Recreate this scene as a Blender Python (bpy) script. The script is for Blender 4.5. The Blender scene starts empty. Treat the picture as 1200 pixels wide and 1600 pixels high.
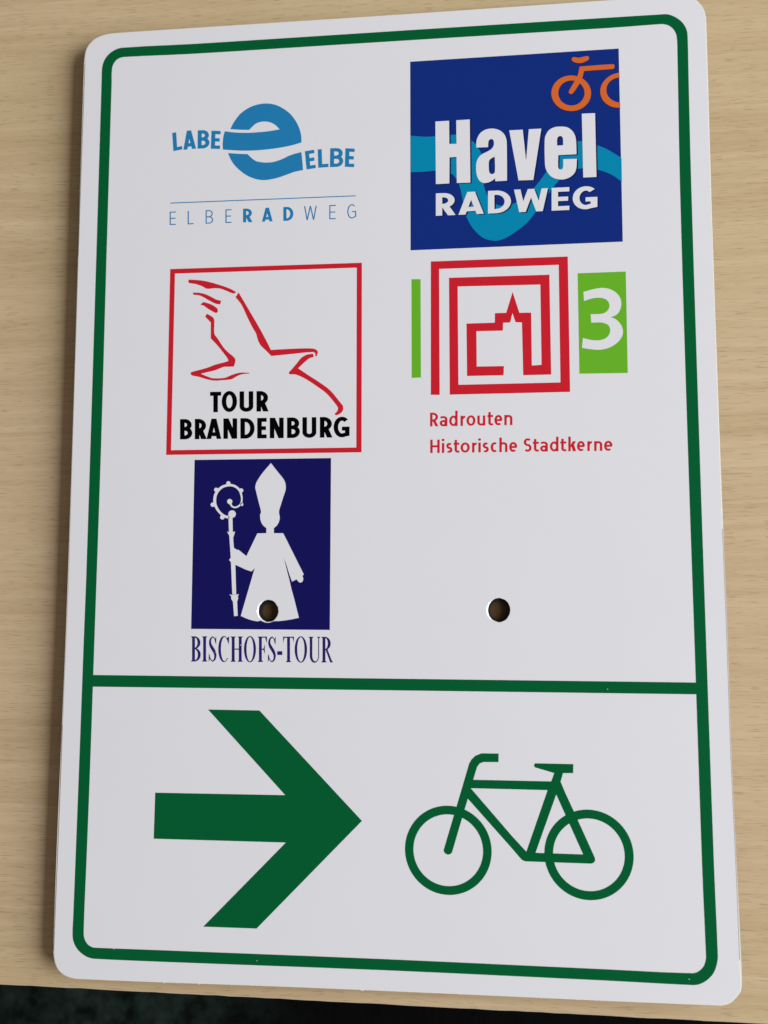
import bpy, math, random
from mathutils import Vector, Matrix
from mathutils.geometry import tessellate_polygon

sc = bpy.context.scene
COL = sc.collection
random.seed(4)

# ------------------------------------------------------------------ camera, world, light
CAM_POS = Vector((0.193047, 0.166051, 0.426503))
CAM_ROT = Matrix(((0.9947376, 0.0098956, 0.1019763), (0.0004987, 0.9948454, -0.1014022), (-0.1024541, 0.1009194, 0.9896052)))
FPX = 1450.0                                  # focal length in pixels of the 1200 x 1600 photograph
cam = bpy.data.cameras.new('camera')
cam.sensor_fit = 'VERTICAL'; cam.sensor_height = 36.0; cam.sensor_width = 27.0
cam.lens = 36.0 * FPX / 1600.0
cam.clip_start = 0.01; cam.clip_end = 50.0
cam.dof.use_dof = True; cam.dof.focus_distance = CAM_POS.z; cam.dof.aperture_fstop = 11.0
camo = bpy.data.objects.new('camera', cam)
camo.matrix_world = Matrix.Translation(CAM_POS) @ CAM_ROT.to_4x4()
COL.objects.link(camo); sc.camera = camo

world = bpy.data.worlds.new('World'); sc.world = world; world.use_nodes = True
bg = world.node_tree.nodes['Background']
bg.inputs['Color'].default_value = (1.0, 0.86, 0.74, 1)
bg.inputs['Strength'].default_value = 0.175     # light bounced off the walls and ceiling of the room

def area(name, loc, target, sx, sy, power, color):
    l = bpy.data.lights.new(name, 'AREA'); l.shape = 'RECTANGLE'; l.size = sx; l.size_y = sy
    l.energy = power; l.color = color
    o = bpy.data.objects.new(name, l); o.location = loc
    o.rotation_euler = (Vector(target) - Vector(loc)).to_track_quat('-Z', 'Y').to_euler()
    COL.objects.link(o); return o
# the window of the room, to the right of the desk
area('window_light', (4.20, 0.05, 1.85), (0.15, 0.22, 0.0), 3.6, 3.0, 395.0, (0.955, 0.98, 1.0))

sc.view_settings.view_transform = 'Standard'; sc.view_settings.look = 'None'
sc.view_settings.exposure = 0.0; sc.view_settings.gamma = 1.0
sc.cycles.max_bounces = 8

# ------------------------------------------------------------------ geometry helpers
B0 = 0.0046                                    # thickness of the board under the sign
T = B0 + 0.0031                                    # height of the printed face above the desk

def P(x, y, z=T):
    """point of the photograph -> point of the horizontal plane at height z"""
    d = CAM_ROT @ Vector(((x - 600) / FPX, -(y - 800) / FPX, -1.0))
    k = (z - CAM_POS.z) / d.z
    return (CAM_POS.x + d.x * k, CAM_POS.y + d.y * k)

def Z(ox, oy, s, pts):                        # points measured in an enlarged crop
    return [(ox + x / s, oy + y / s) for x, y in pts]

class Sheet:
    """collects flat polygons (with holes) and extruded slabs into one mesh"""
    def __init__(self): self.v = []; self.f = []; self.n = 0
    def poly(self, outer, holes=(), z=T, px=True):
        loops = [outer] + list(holes)
        if px: loops = [[P(x, y) for x, y in l] for l in loops]
        z = z + 1.5e-6 * (self.n % 5); self.n += 1
        ls = [[Vector((a, b, 0)) for a, b in l] for l in loops]
        tris = tessellate_polygon(ls)
        flat = [p for l in ls for p in l]; b = len(self.v)
        self.v += [(p.x, p.y, z) for p in flat]
        for t in tris:
            a, c, d = (flat[i] for i in t)
            cr = (c.x - a.x) * (d.y - a.y) - (c.y - a.y) * (d.x - a.x)
            if abs(cr) < 1e-14: continue
            self.f.append(tuple(b + i for i in (t if cr > 0 else reversed(t))))
    def slab(self, loops, z0, z1):
        """closed slab from z0 to z1; loops are plane coordinates, first the outline, then holes"""
        ls = [[Vector((a, b, 0)) for a, b in l] for l in loops]
        tris = tessellate_polygon(ls); flat = [p for l in ls for p in l]
        b = len(self.v); n = len(flat)
        self.v += [(p.x, p.y, z1) for p in flat] + [(p.x, p.y, z0) for p in flat]
        for t in tris:
            a, c, d = (flat[i] for i in t)
            cr = (c.x - a.x) * (d.y - a.y) - (c.y - a.y) * (d.x - a.x)
            if abs(cr) < 1e-14: continue
            t = tuple(t) if cr > 0 else tuple(reversed(t))
            self.f.append(tuple(b + i for i in t)); self.f.append(tuple(b + n + i for i in reversed(t)))
        k = b
        for li, l in enumerate(ls):
            ar = sum(l[i].x * l[(i + 1) % len(l)].y - l[(i + 1) % len(l)].x * l[i].y for i in range(len(l)))
            ccw = (ar > 0) == (li == 0)
            for i in range(len(l)):
                p, q = k + i, k + (i + 1) % len(l)
                if not ccw: p, q = q, p
                self.f.append((p, p + n, q + n, q))
            k += len(l)
    def build(self, name, material, parent=None, label=None):
        me = bpy.data.meshes.new(name); me.from_pydata(self.v, [], self.f); me.update()
        me.materials.append(material)
        o = bpy.data.objects.new(name, me); COL.objects.link(o)
        if parent is not None: o.parent = parent
        if label: o['label'] = label
        return o

def ribbon(pts, w, closed=False):
    """outline(s) of a polyline of width w (number or list), mitred"""
    n = len(pts); ws = w if isinstance(w, (list, tuple)) else [w] * n
    L, R = [], []
    for i in range(n):
        p = Vector(pts[i])
        a = Vector(pts[i - 1]) if (i > 0 or closed) else None
        b = Vector(pts[(i + 1) % n]) if (i < n - 1 or closed) else None
        d1 = (p - a).normalized() if a is not None else None
        d2 = (b - p).normalized() if b is not None else None
        if d1 is None: d1 = d2
        if d2 is None: d2 = d1
        n1 = Vector((-d1.y, d1.x)); n2 = Vector((-d2.y, d2.x)); m = (n1 + n2)
        if m.length < 1e-6: m = n1.copy()
        m.normalize(); k = min(1.0 / max(m.dot(n1), 0.35), 2.2) * ws[i] / 2
        L.append(tuple(p + m * k)); R.append(tuple(p - m * k))
    if closed: return L, R
    return L + R[::-1]

def arc(cx, cy, rx, ry, a0, a1, n=14):
    return [(cx + rx * math.cos(math.radians(a0 + (a1 - a0) * i / n)),
             cy + ry * math.sin(math.radians(a0 + (a1 - a0) * i / n))) for i in range(n + 1)]

def smooth(pts, closed=True, sub=4, sharp=50):
    """Catmull-Rom through the points; corners sharper than `sharp` degrees stay corners"""
    n = len(pts); V = [Vector(p) for p in pts]; out = []
    def corner(i):
        if not closed and (i == 0 or i == n - 1): return True
        a = V[i] - V[i - 1]; b = V[(i + 1) % n] - V[i]
        return a.length > 0 and b.length > 0 and math.degrees(a.angle(b)) > sharp
    cs = [corner(i) for i in range(n)]
    for i in range(n if closed else n - 1):
        j = (i + 1) % n; p1, p2 = V[i], V[j]
        p0 = p1 if cs[i] else V[i - 1]; p3 = p2 if cs[j] else V[(j + 1) % n]
        d = (p2 - p1).length
        m1 = (p2 - p1) if cs[i] else (p2 - p0) * d / ((p1 - p0).length + d)
        m2 = (p2 - p1) if cs[j] else (p3 - p1) * d / ((p3 - p2).length + d)
        for k in range(sub):
            t = k / sub
            h = (2*t**3-3*t**2+1)*p1 + (t**3-2*t**2+t)*m1 + (-2*t**3+3*t**2)*p2 + (t**3-t**2)*m2
            out.append((h.x, h.y))
    if not closed: out.append(tuple(V[-1]))
    return out

# ------------------------------------------------------------------ lettering: each glyph is a set of strokes in units of the stroke width
def dia(x0, x1, y0, y1, wd):                  # slanting stroke with level ends
    return ('p', [(x0, y0), (x0 + wd, y0), (x1 + wd, y1), (x1, y1)])
def S(pts): return ('s', pts)
def C(pts): return ('c', pts)
def bowl(w, y0, y1, x0=0.0, k=0.5):           # D-shaped half loop to the right
    r = (y1 - y0) / 2; rx = min(r, (w - .5 - x0) * 0.9)
    return S([(x0, y1)] + arc(w - .5 - rx, (y0 + y1) / 2, rx, r, 90, -90, 16) + [(x0, y0)])
def glyph(ch, w, h):
    m = h / 2; a = .5
    if ch == 'L': return [S([(a, h), (a, 0)]), S([(a, a), (w, a)])]
    if ch == 'E': return [S([(a, 0), (a, h)]), S([(a, h - a), (w, h - a)]), S([(a, m), (w * .93, m)]), S([(a, a), (w, a)])]
    if ch == 'T': return [S([(w / 2, 0), (w / 2, h)]), S([(0, h - a), (w, h - a)])]
    if ch == 'I': return [S([(w / 2, 0), (w / 2, h)])]
    if ch == 'H': return [S([(a, 0), (a, h)]), S([(w - a, 0), (w - a, h)]), S([(a, m), (w - a, m)])]
    if ch == 'A':
        d = 1.0
        return [dia(0, w / 2 - d / 2 - .04, 0, h, d), dia(w - d, w / 2 - d / 2 + .04, 0, h, d), S([(w * .22, h * .235), (w * .78, h * .235)])]
    if ch == 'N': return [S([(a, 0), (a, h)]), S([(w - a, 0), (w - a, h)]), dia(w - 1.15, 0, 0, h, 1.15)]
    if ch == 'U':
        r = (w - 1) / 2
        return [S([(a, h), (a, r * .9 + a)] + arc(w / 2, r * .9 + a, r, r * .9, 180, 360, 16)[1:-1] + [(w - a, r * .9 + a), (w - a, h)])]
    if ch in 'Oo': return [('o', (w / 2, h / 2, w / 2, h / 2))]
    if ch == 'D': return [S([(a, 0), (a, h)]), S([(a, h - a)] + [(w * .36, h - a)] + arc(w * .36, m, w * .64 - a, m - a, 86, -86, 18) + [(w * .36, a), (a, a)])]
    if ch == 'B': return [S([(a, 0), (a, h)]), bowl(w * .95, m + .1, h - a, a), bowl(w, a, m + .1, a)]
    if ch == 'R': return [S([(a, 0), (a, h)]), bowl(w * .95, h * .43, h - a, a), dia(w - 1.2, w * .42 - .5, 0, h * .45, 1.2)]
    if ch == 'W':
        q = 1.05
        return [dia(w * .25 - q / 2, 0, 0, h, q), dia(w * .25 - q / 2, w / 2 - q / 2, 0, h, q), dia(w * .75 - q / 2, w / 2 - q / 2, 0, h, q), dia(w * .75 - q / 2, w - q, 0, h, q)]
    if ch == 'G':
        return [S(arc(w / 2 + .1, m, w / 2 - a + .1, m - a, 48, 292, 24) + [(w - a, h * .155), (w - a, h * .52)]), S([(w * .52, h * .52 - a), (w - a, h * .52 - a)])]
    if ch == 'S' or ch == 's':
        r = (h - 1) / 4; rx = w / 2 - a
        up = arc(w / 2, h - a - r, rx, r, 40, 262, 14); dn = arc(w / 2, a + r, rx, r, 82, -140, 14)
        return [S(up + dn)]
    if ch == 'c': return [S(arc(w / 2 + .2, m, w / 2 - a + .2, m - a, 55, 305, 20))]
    if ch == 'e': return [S(arc(w / 2, m, w / 2 - a, m - a, 0, 310, 24)), S([(a, m), (w - .2, m)])]
    if ch == 'a':
        xr = w - a
        return [S([(w * .1, h * .86)] + arc(w / 2 - .1, h - a - (xr - w / 2) * .9, xr - w / 2 + .1, (xr - w / 2) * .9, 115, 0, 8) + [(xr, 0)]),
                ('o', (w * .48, h * .30, w * .48, h * .30 + .05))]
    if ch == 'd': # full height h, bowl height h*.7
        x = h * .68
        return [S([(w - a, 0), (w - a, h)]), ('o', (w / 2, x / 2, w / 2, x / 2))]
    if ch == 'r': return [S([(a, 0), (a, h)]), S([(a, h * .62)] + arc(w, h * .55, w - a, h * .45 - a, 150, 90, 6))]
    if ch == 'u':
        r = (w - 1) / 2
        return [S([(w - a, 0), (w - a, h)]), S([(a, h), (a, r + a)] + arc(w / 2, r + a, r, r, 180, 340, 12)[1:])]
    if ch == 'n':
        r = (w - 1) / 2
        return [S([(a, 0), (a, h)]), S(arc(w / 2, h - r - a, r, r, 160, 0, 12)[:-1] + [(w - a, h - r - a), (w - a, 0)])]
    if ch == 'h':
        r = (w - 1) / 2; x = h * .68
        return [S([(a, 0), (a, h)]), S(arc(w / 2, x - r - a, r, r, 160, 0, 12)[:-1] + [(w - a, x - r - a), (w - a, 0)])]
    if ch == 't':
        x = w * .38; r = min(1.1, max(.35, (w - x) * .6))
        return [S([(x, h), (x, r + a)] + arc(x + r, r + a, r, r, 180, 275, 8)[1:] + [(w, a * 1.15)]), S([(0, h * .78 - a), (w, h * .78 - a)])]
    if ch == 'i': return [S([(w / 2, 0), (w / 2, h * .70)]), ('p', arc(w / 2, h - .62, .62, .62, 0, 360, 12)[:-1])]
    if ch == 'k': return [S([(a, 0), (a, h)]), dia(a, w - 1.35, h * .30, h * .68, 1.3), dia(w - 1.3, w * .35, 0, h * .42, 1.3)]
    raise ValueError(ch)

def put(sheet, ch, BL, BR, TL, tv, th, z):
    """draw a glyph into the parallelogram BL, BR, TL (pixels); tv, th = width of upright / level strokes"""
    ux = Vector(BR) - Vector(BL); uy = Vector(TL) - Vector(BL)
    w = ux.length / tv; h = uy.length / th
    f = lambda p: tuple(Vector(BL) + ux * (p[0] / w) + uy * (p[1] / h))
    for kind, pts in glyph(ch, w, h):
        if kind == 'p': sheet.poly([f(p) for p in pts], z=z)
        elif kind == 's': sheet.poly([f(p) for p in ribbon(pts, 1.0)], z=z)
        elif kind == 'o':
            cx, cy, rx, ry = pts
            sheet.poly([f(p) for p in arc(cx, cy, rx, ry, 0, 360, 36)[:-1]], [[f(p) for p in arc(cx, cy, rx - 1, ry - 1, 0, 360, 36)[:-1]]], z=z)
        else:
            A, B = ribbon(pts, 1.0, True)
            big, small = (A, B) if sum(abs(x - w / 2) for x, y in A) > sum(abs(x - w / 2) for x, y in B) else (B, A)
            sheet.poly([f(p) for p in big], [[f(p) for p in small]], z=z)

def word(sheet, items, base, top, tv, th, z):
    """items: (char, x0, x1, height factor) ; base / top: lines ((x,y),(x,y))"""
    def on(l, x): (a, b), (c, d) = l; return b + (d - b) * (x - a) / (c - a)
    for it in items:
        ch, x0, x1 = it[:3]; k = it[3] if len(it) > 3 else 1.0
        y0, y1 = on(base, x0), on(base, x1); yt = on(top, x0)
        put(sheet, ch, (x0, y0), (x1, y1), (x0, y0 + (yt - y0) * k), tv, th, z)

# ------------------------------------------------------------------ materials
def mat(name, color, rough=0.5, spec=0.5, metallic=0.0, coat=0.0):
    m = bpy.data.materials.new(name); m.use_nodes = True
    b = m.node_tree.nodes['Principled BSDF']
    b.inputs['Base Color'].default_value = (*color, 1); b.inputs['Roughness'].default_value = rough
    b.inputs['Specular IOR Level'].default_value = spec; b.inputs['Metallic'].default_value = metallic
    b.inputs['Coat Weight'].default_value = coat; b.inputs['Coat Roughness'].default_value = 0.15
    return m
def film(name, color, rough=0.38, var=0.02, spec=0.05):
    """printed laminate: a very faint mottle in colour and gloss"""
    m = mat(name, color, rough, spec); nt = m.node_tree; N = nt.nodes; L = nt.links
    b = N['Principled BSDF']; tc = N.new('ShaderNodeTexCoord')
    n1 = N.new('ShaderNodeTexNoise'); n1.inputs['Scale'].default_value = 22; n1.inputs['Detail'].default_value = 3
    n2 = N.new('ShaderNodeTexNoise'); n2.inputs['Scale'].default_value = 900; n2.inputs['Detail'].default_value = 2
    L.new(tc.outputs['Object'], n1.inputs['Vector']); L.new(tc.outputs['Object'], n2.inputs['Vector'])
    mr = N.new('ShaderNodeMapRange'); mr.inputs['To Min'].default_value = 1 - var; mr.inputs['To Max'].default_value = 1 + var
    L.new(n1.outputs['Fac'], mr.inputs['Value'])
    mx = N.new('ShaderNodeVectorMath'); mx.operation = 'SCALE'; mx.inputs[0].default_value = color
    L.new(mr.outputs['Result'], mx.inputs['Scale']); L.new(mx.outputs['Vector'], b.inputs['Base Color'])
    rr = N.new('ShaderNodeMapRange'); rr.inputs['To Min'].default_value = rough - .05; rr.inputs['To Max'].default_value = rough + .05
    L.new(n1.outputs['Fac'], rr.inputs['Value']); L.new(rr.outputs['Result'], b.inputs['Roughness'])
    bp = N.new('ShaderNodeBump'); bp.inputs['Strength'].default_value = 0.03; bp.inputs['Distance'].default_value = 0.0002
    L.new(n2.outputs['Fac'], bp.inputs['Height']); L.new(bp.outputs['Normal'], b.inputs['Normal'])
    return m

M_WHITE = film('white_film', (0.790, 0.787, 0.830), 0.40, 0.012)
M_SKIN = mat('white_lacquer', (0.86, 0.82, 0.77), 0.35)
M_GLUE = mat('grey_film_edge', (0.25, 0.23, 0.22), 0.6)
M_BARE = mat('bare_aluminium', (0.92, 0.92, 0.91), 0.42, metallic=0.25)
M_CORE = mat('black_core', (0.012, 0.012, 0.013), 0.6)
M_HARD = film('dark_hardboard', (0.105, 0.062, 0.028), 0.7, 0.15)
M_GREEN = film('green_print', (0.0016, 0.112, 0.033))
M_BLUE = film('blue_print', (0.0070, 0.028, 0.215))
M_NAVY = film('navy_print', (0.0085, 0.0075, 0.105))
M_NAVYTXT = film('violet_navy_print', (0.024, 0.014, 0.150))
M_SHADE = film('dark_navy_print', (0.006, 0.012, 0.085))
M_SHADE2 = film('dark_maroon_print', (0.05, 0.012, 0.06))
M_CYAN = film('cyan_print', (0.002, 0.255, 0.460))
M_SKY = film('river_blue_print', (0.018, 0.215, 0.470))
M_ORANGE = film('orange_print', (0.70, 0.145, 0.026))
M_RED = film('red_print', (0.62, 0.016, 0.030))
M_LIME = film('lime_green_print', (0.145, 0.470, 0.024))
M_BLACK = film('black_print', (0.001, 0.001, 0.0015))
M_WPRINT = film('white_print', (0.790, 0.787, 0.830), 0.40, 0.012)

def wood():
    m = bpy.data.materials.new('beech_laminate'); m.use_nodes = True
    nt = m.node_tree; N = nt.nodes; L = nt.links; b = N['Principled BSDF']
    tc = N.new('ShaderNodeTexCoord')
    def mapping(scale, rot=0.0):
        mp = N.new('ShaderNodeMapping'); mp.inputs['Scale'].default_value = scale; mp.inputs['Rotation'].default_value = (0, 0, rot)
        L.new(tc.outputs['Object'], mp.inputs['Vector']); return mp
    def noise(scale, vec, detail=3, rough=.5, dist=0.0):
        n = N.new('ShaderNodeTexNoise'); n.inputs['Scale'].default_value = scale; n.inputs['Detail'].default_value = detail
        n.inputs['Roughness'].default_value = rough; n.inputs['Distortion'].default_value = dist
        L.new(vec.outputs[0], n.inputs['Vector']); return n
    # slow wander of the grain
    wv = noise(3.0, mapping((1, 1, 1)), 2)
    off = N.new('ShaderNodeVectorMath'); off.operation = 'MULTIPLY_ADD'
    off.inputs[1].default_value = (0.0, 0.016, 0.0); L.new(wv.outputs['Color'], off.inputs[0]); L.new(tc.outputs['Object'], off.inputs[2])
    def wander(scale, rot=0.0):
        mp = N.new('ShaderNodeMapping'); mp.inputs['Scale'].default_value = scale; mp.inputs['Rotation'].default_value = (0, 0, rot)
        L.new(off.outputs[0], mp.inputs['Vector']); return mp
    broad = noise(1.0, wander((2.5, 48, 1)), 4, .55, .3)           # wide light and dark bands
    fine = noise(1.0, wander((9, 420, 1)), 4, .7, .2)              # fine streaks
    flam = noise(1.0, wander((8, 90, 1), 0.03), 3, .55, 1.2)       # flame figure
    pore = noise(1.0, wander((120, 1900, 1)), 1, .4, .1)              # short dark pores
    pore2 = noise(1.0, wander((50, 900, 1), -0.02), 2, .5, .5)
    hue = noise(2.2, mapping((1, 1, 1)), 2)
    cr = N.new('ShaderNodeValToRGB')
    cr.color_ramp.elements[0].position = .33; cr.color_ramp.elements[0].color = (0.495, 0.350, 0.200, 1)
    cr.color_ramp.elements[1].position = .70; cr.color_ramp.elements[1].color = (0.690, 0.530, 0.345, 1)
    s = N.new('ShaderNodeMath'); s.operation = 'MULTIPLY_ADD'; s.inputs[1].default_value = .40
    L.new(fine.outputs['Fac'], s.inputs[0])
    s2 = N.new('ShaderNodeMath'); s2.operation = 'MULTIPLY'; s2.inputs[1].default_value = .38
    L.new(broad.outputs['Fac'], s2.inputs[0]); L.new(s2.outputs[0], s.inputs[2])
    s3 = N.new('ShaderNodeMath'); s3.operation = 'MULTIPLY_ADD'; s3.inputs[1].default_value = .30
    L.new(flam.outputs['Fac'], s3.inputs[0]); L.new(s.outputs[0], s3.inputs[2]); L.new(s3.outputs[0], cr.inputs['Fac'])
    def thr(n, lo, hi, v):
        r = N.new('ShaderNodeMapRange'); r.interpolation_type = 'SMOOTHSTEP'
        r.inputs['From Min'].default_value = lo; r.inputs['From Max'].default_value = hi; r.inputs['To Max'].default_value = v
        L.new(n.outputs['Fac'], r.inputs['Value']); return r
    p1 = thr(pore, .60, .70, .36); p2 = thr(pore2, .65, .75, .26)
    mxp = N.new('ShaderNodeMath'); mxp.operation = 'MAXIMUM'; L.new(p1.outputs[0], mxp.inputs[0]); L.new(p2.outputs[0], mxp.inputs[1])
    mix = N.new('ShaderNodeMix'); mix.data_type = 'RGBA'; mix.inputs['B'].default_value = (0.235, 0.145, 0.080, 1)
    L.new(mxp.outputs[0], mix.inputs['Factor']); L.new(cr.outputs['Color'], mix.inputs['A'])
    h2 = thr(hue, .35, .65, 1.0)
    mix2 = N.new('ShaderNodeMix'); mix2.data_type = 'RGBA'; mix2.blend_type = 'MULTIPLY'; mix2.inputs['B'].default_value = (0.97, 1.0, 0.90, 1)
    L.new(h2.outputs[0], mix2.inputs['Factor']); L.new(mix.outputs['Result'], mix2.inputs['A'])
    L.new(mix2.outputs['Result'], b.inputs['Base Color'])
    b.inputs['Roughness'].default_value = 0.45; b.inputs['Specular IOR Level'].default_value = 0.15
    bp = N.new('ShaderNodeBump'); bp.inputs['Strength'].default_value = .25; bp.inputs['Distance'].default_value = 0.0002
    inv = N.new('ShaderNodeMath'); inv.operation = 'SUBTRACT'; L.new(fine.outputs['Fac'], inv.inputs[0]); L.new(mxp.outputs[0], inv.inputs[1])
    L.new(inv.outputs[0], bp.inputs['Height']); L.new(bp.outputs['Normal'], b.inputs['Normal'])
    return m
M_WOOD = wood()
M_EDGE = mat('pale_edge_band', (0.60, 0.47, 0.31), 0.35)
M_METAL = mat('black_leg_metal', (0.004, 0.004, 0.004), 0.6, spec=.2)

def carpet():
    m = mat('dark_green_carpet', (0.02, 0.04, 0.03), .95, .1); nt = m.node_tree; N = nt.nodes; L = nt.links
    b = N['Principled BSDF']; tc = N.new('ShaderNodeTexCoord')
    n1 = N.new('ShaderNodeTexNoise'); n1.inputs['Scale'].default_value = 34; n1.inputs['Detail'].default_value = 6
    n1.inputs['Roughness'].default_value = .7; L.new(tc.outputs['Object'], n1.inputs['Vector'])
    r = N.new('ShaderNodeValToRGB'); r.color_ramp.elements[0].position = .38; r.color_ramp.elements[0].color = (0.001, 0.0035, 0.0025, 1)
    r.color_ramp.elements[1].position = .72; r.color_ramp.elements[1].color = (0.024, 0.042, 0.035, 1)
    # light painted into the carpet: lit patch at left, fading to near-black shade
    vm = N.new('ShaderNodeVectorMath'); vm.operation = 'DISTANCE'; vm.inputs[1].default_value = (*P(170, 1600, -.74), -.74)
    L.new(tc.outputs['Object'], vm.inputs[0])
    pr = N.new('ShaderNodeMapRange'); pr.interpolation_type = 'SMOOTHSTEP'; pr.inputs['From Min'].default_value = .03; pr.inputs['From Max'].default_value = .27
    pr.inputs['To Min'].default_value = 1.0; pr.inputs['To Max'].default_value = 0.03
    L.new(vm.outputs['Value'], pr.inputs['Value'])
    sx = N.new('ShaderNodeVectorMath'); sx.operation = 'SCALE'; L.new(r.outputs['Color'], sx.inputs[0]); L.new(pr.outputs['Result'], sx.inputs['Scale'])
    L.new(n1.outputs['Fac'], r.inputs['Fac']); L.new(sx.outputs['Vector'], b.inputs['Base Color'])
    bp = N.new('ShaderNodeBump'); bp.inputs['Distance'].default_value = .004; L.new(n1.outputs['Fac'], bp.inputs['Height']); L.new(bp.outputs['Normal'], b.inputs['Normal'])
    return m
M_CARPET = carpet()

def thing(name, label, cat, loc=(0, 0, 0)):
    o = bpy.data.objects.new(name, None); COL.objects.link(o); o.location = loc
    o.empty_display_size = .05; o['label'] = label; o['category'] = cat; return o

# ------------------------------------------------------------------ floor and desk
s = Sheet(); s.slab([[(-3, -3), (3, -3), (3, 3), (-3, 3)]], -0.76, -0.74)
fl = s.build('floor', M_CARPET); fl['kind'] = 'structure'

E0 = Vector(P(0, 1538.5, 0)); E1 = Vector(P(1150, 1598.5, 0)); ed = (E1 - E0).normalized(); en = Vector((-ed.y, ed.x))
desk = thing('desk', 'light beech wood desk top on which the white cycle route sign lies', 'desk')
def dk(a, b): p = E0 + ed * a + en * b; return (p.x, p.y)
s = Sheet(); s.slab([[dk(-.55, .0006), dk(.95, .0006), dk(.95, .80), dk(-.55, .80)]], -0.026, 0.0)
s.build('desk_top', M_WOOD, desk)
# front edge band, its upper arris rounded and a little worn
v = []; f = []; n = 260
prof = [(.0010, -.0262), (.0002, -.0260), (0, -.0255), (0, -.0006), (.0001, -.0002), (.0003, 0), (.0007, .00004)]
for i in range(n + 1):
    a = -.55 + 1.5 * i / n; j = random.uniform(-.00012, .00012)
    for q, z in prof:
        x, y = dk(a, q + (j if z > -.002 and q < .0004 else 0)); v.append((x, y, z))
m_ = len(prof)
for i in range(n):
    for k in range(m_ - 1):
        a = i * m_ + k; f.append((a, a + m_, a + m_ + 1, a + 1))
me = bpy.data.meshes.new('edge_band'); me.from_pydata(v, [], f); me.materials.append(M_EDGE)
eb = bpy.data.objects.new('edge_band', me); COL.objects.link(eb); eb.parent = desk
s = Sheet(); s.slab([[dk(-.53, -.0022), dk(.93, -.0022), dk(.93, .02), dk(-.53, .02)]], -.075, -.0264)  # added black strip that makes the dark band below the edge
s.build('black_strip', M_METAL, desk, 'added black strip below the front edge')
for a in (-.50, .90):
    for b in (.06, .74):
        s = Sheet(); s.slab([[dk(a - .02, b - .02), dk(a + .02, b - .02), dk(a + .02, b + .02), dk(a - .02, b + .02)]], -.74, -.0262)
        s.build('leg', M_METAL, desk)

# ------------------------------------------------------------------ the sign
sign = thing('route_sign', 'white cycle route sign with green border, logos, arrow and bicycle, lying on the wooden desk', 'sign')

def jag(pts, amp, prob=1.0):
    out = []
    for i, (x, y) in enumerate(pts):
        k = random.uniform(-amp, amp) if random.random() < prob else 0
        out.append((x, y + k))
    return out
# outer outline of the panel, pixels
left_e = [(131.2, 100), (128.6, 180), (124.8, 300), (121.9, 400), (118.9, 500), (112.6, 700), (104.9, 930), (99, 1080), (92, 1240), (87.6, 1350), (84.2, 1450), (83.3, 1485)]
bl_c = [(84.2, 1497), (87, 1508.5), (92.5, 1517.5), (100.5, 1523.8), (110, 1527.8), (121, 1529.6)]
bot_e = [(250, 1535), (420, 1541), (600, 1548.5), (800, 1557.3), (950, 1564.2), (1120, 1571.2)]
br_c = [(1130, 1571), (1140, 1568), (1147, 1562.8), (1153, 1556), (1158, 1548), (1159.3, 1537)]
right_e = [(1158.4, 1500), (1151, 1350), (1143, 1180), (1137, 1000), (1126.8, 740), (1118, 500), (1114.6, 400), (1111.4, 300), (1105.2, 80), (1104, 45)]
tr_c = [(1103, 27), (1100, 15), (1093.5, 5), (1084, -3), (1073, -7), (1060, -7)]
top_e = [(950, .3), (600, 24.2), (300, 43.6), (190, 50.8)]
tl_c = [(176, 52), (163, 54.2), (150, 59.5), (141, 67), (135, 76), (132.2, 87)]
full = left_e + bl_c + bot_e + br_c + right_e + tr_c + top_e + tl_c
outline_px = smooth(full, True, 3, 60)
outline = [P(x, y) for x, y in outline_px]

H1 = (419.3, 954.3); H2 = (779.8, 953.2)
def wring(c, rx, ry, n=48, z=T, amp=0.0, dx=0.0, dy=0.0):
    return [P(c[0] + dx + (rx + random.uniform(-amp, amp)) * math.cos(2 * math.pi * i / n),
              c[1] + dy + (ry + random.uniform(-amp, amp)) * math.sin(2 * math.pi * i / n)) for i in range(n)]
h1 = wring(H1, 15.6, 17.0, amp=.35); h2 = wring(H2, 17.2, 18.6, amp=.35)
s = Sheet(); s.slab([outline, h1, h2], B0 + 0.0004, B0 + 0.0026); s.build('core', M_CORE, sign)
s = Sheet(); s.slab([outline, wring(H1, 11.9, 12.9, amp=.6, dx=.6, dy=.6), wring(H2, 12.8, 13.8, amp=.6, dx=-1.4, dy=.6)], B0, B0 + 0.000399); s.build('back_sheet', M_CORE, sign)
# film and front sheet: hole a little wider and shifted, with a chamfer down to the core
f1 = wring(H1, 16.7, 17.7, amp=.45, dx=-.9, dy=.2); f2 = wring(H2, 18.5, 19.2, amp=.4, dx=-1.0, dy=.2)
s = Sheet(); s.slab([outline, f1, f2], B0 + 0.002601, B0 + 0.0030); s.build('front_sheet', M_SKIN, sign)
def rim(a, b, name):
    v = [(x, y, B0 + .00307) for x, y in a] + [(x, y, B0 + .00255) for x, y in b]; n = len(a)
    f = [(i, (i + 1) % n, n + (i + 1) % n, n + i) for i in range(n)]
    me = bpy.data.meshes.new(name); me.from_pydata(v, [], f); me.materials.append(M_BARE)
    o = bpy.data.objects.new(name, me); COL.objects.link(o); o.parent = sign
    o['label'] = 'bright burred rim of a drilled hole'
rim(f1, h1, 'hole_rim'); rim(f2, h2, 'hole_rim')

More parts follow.
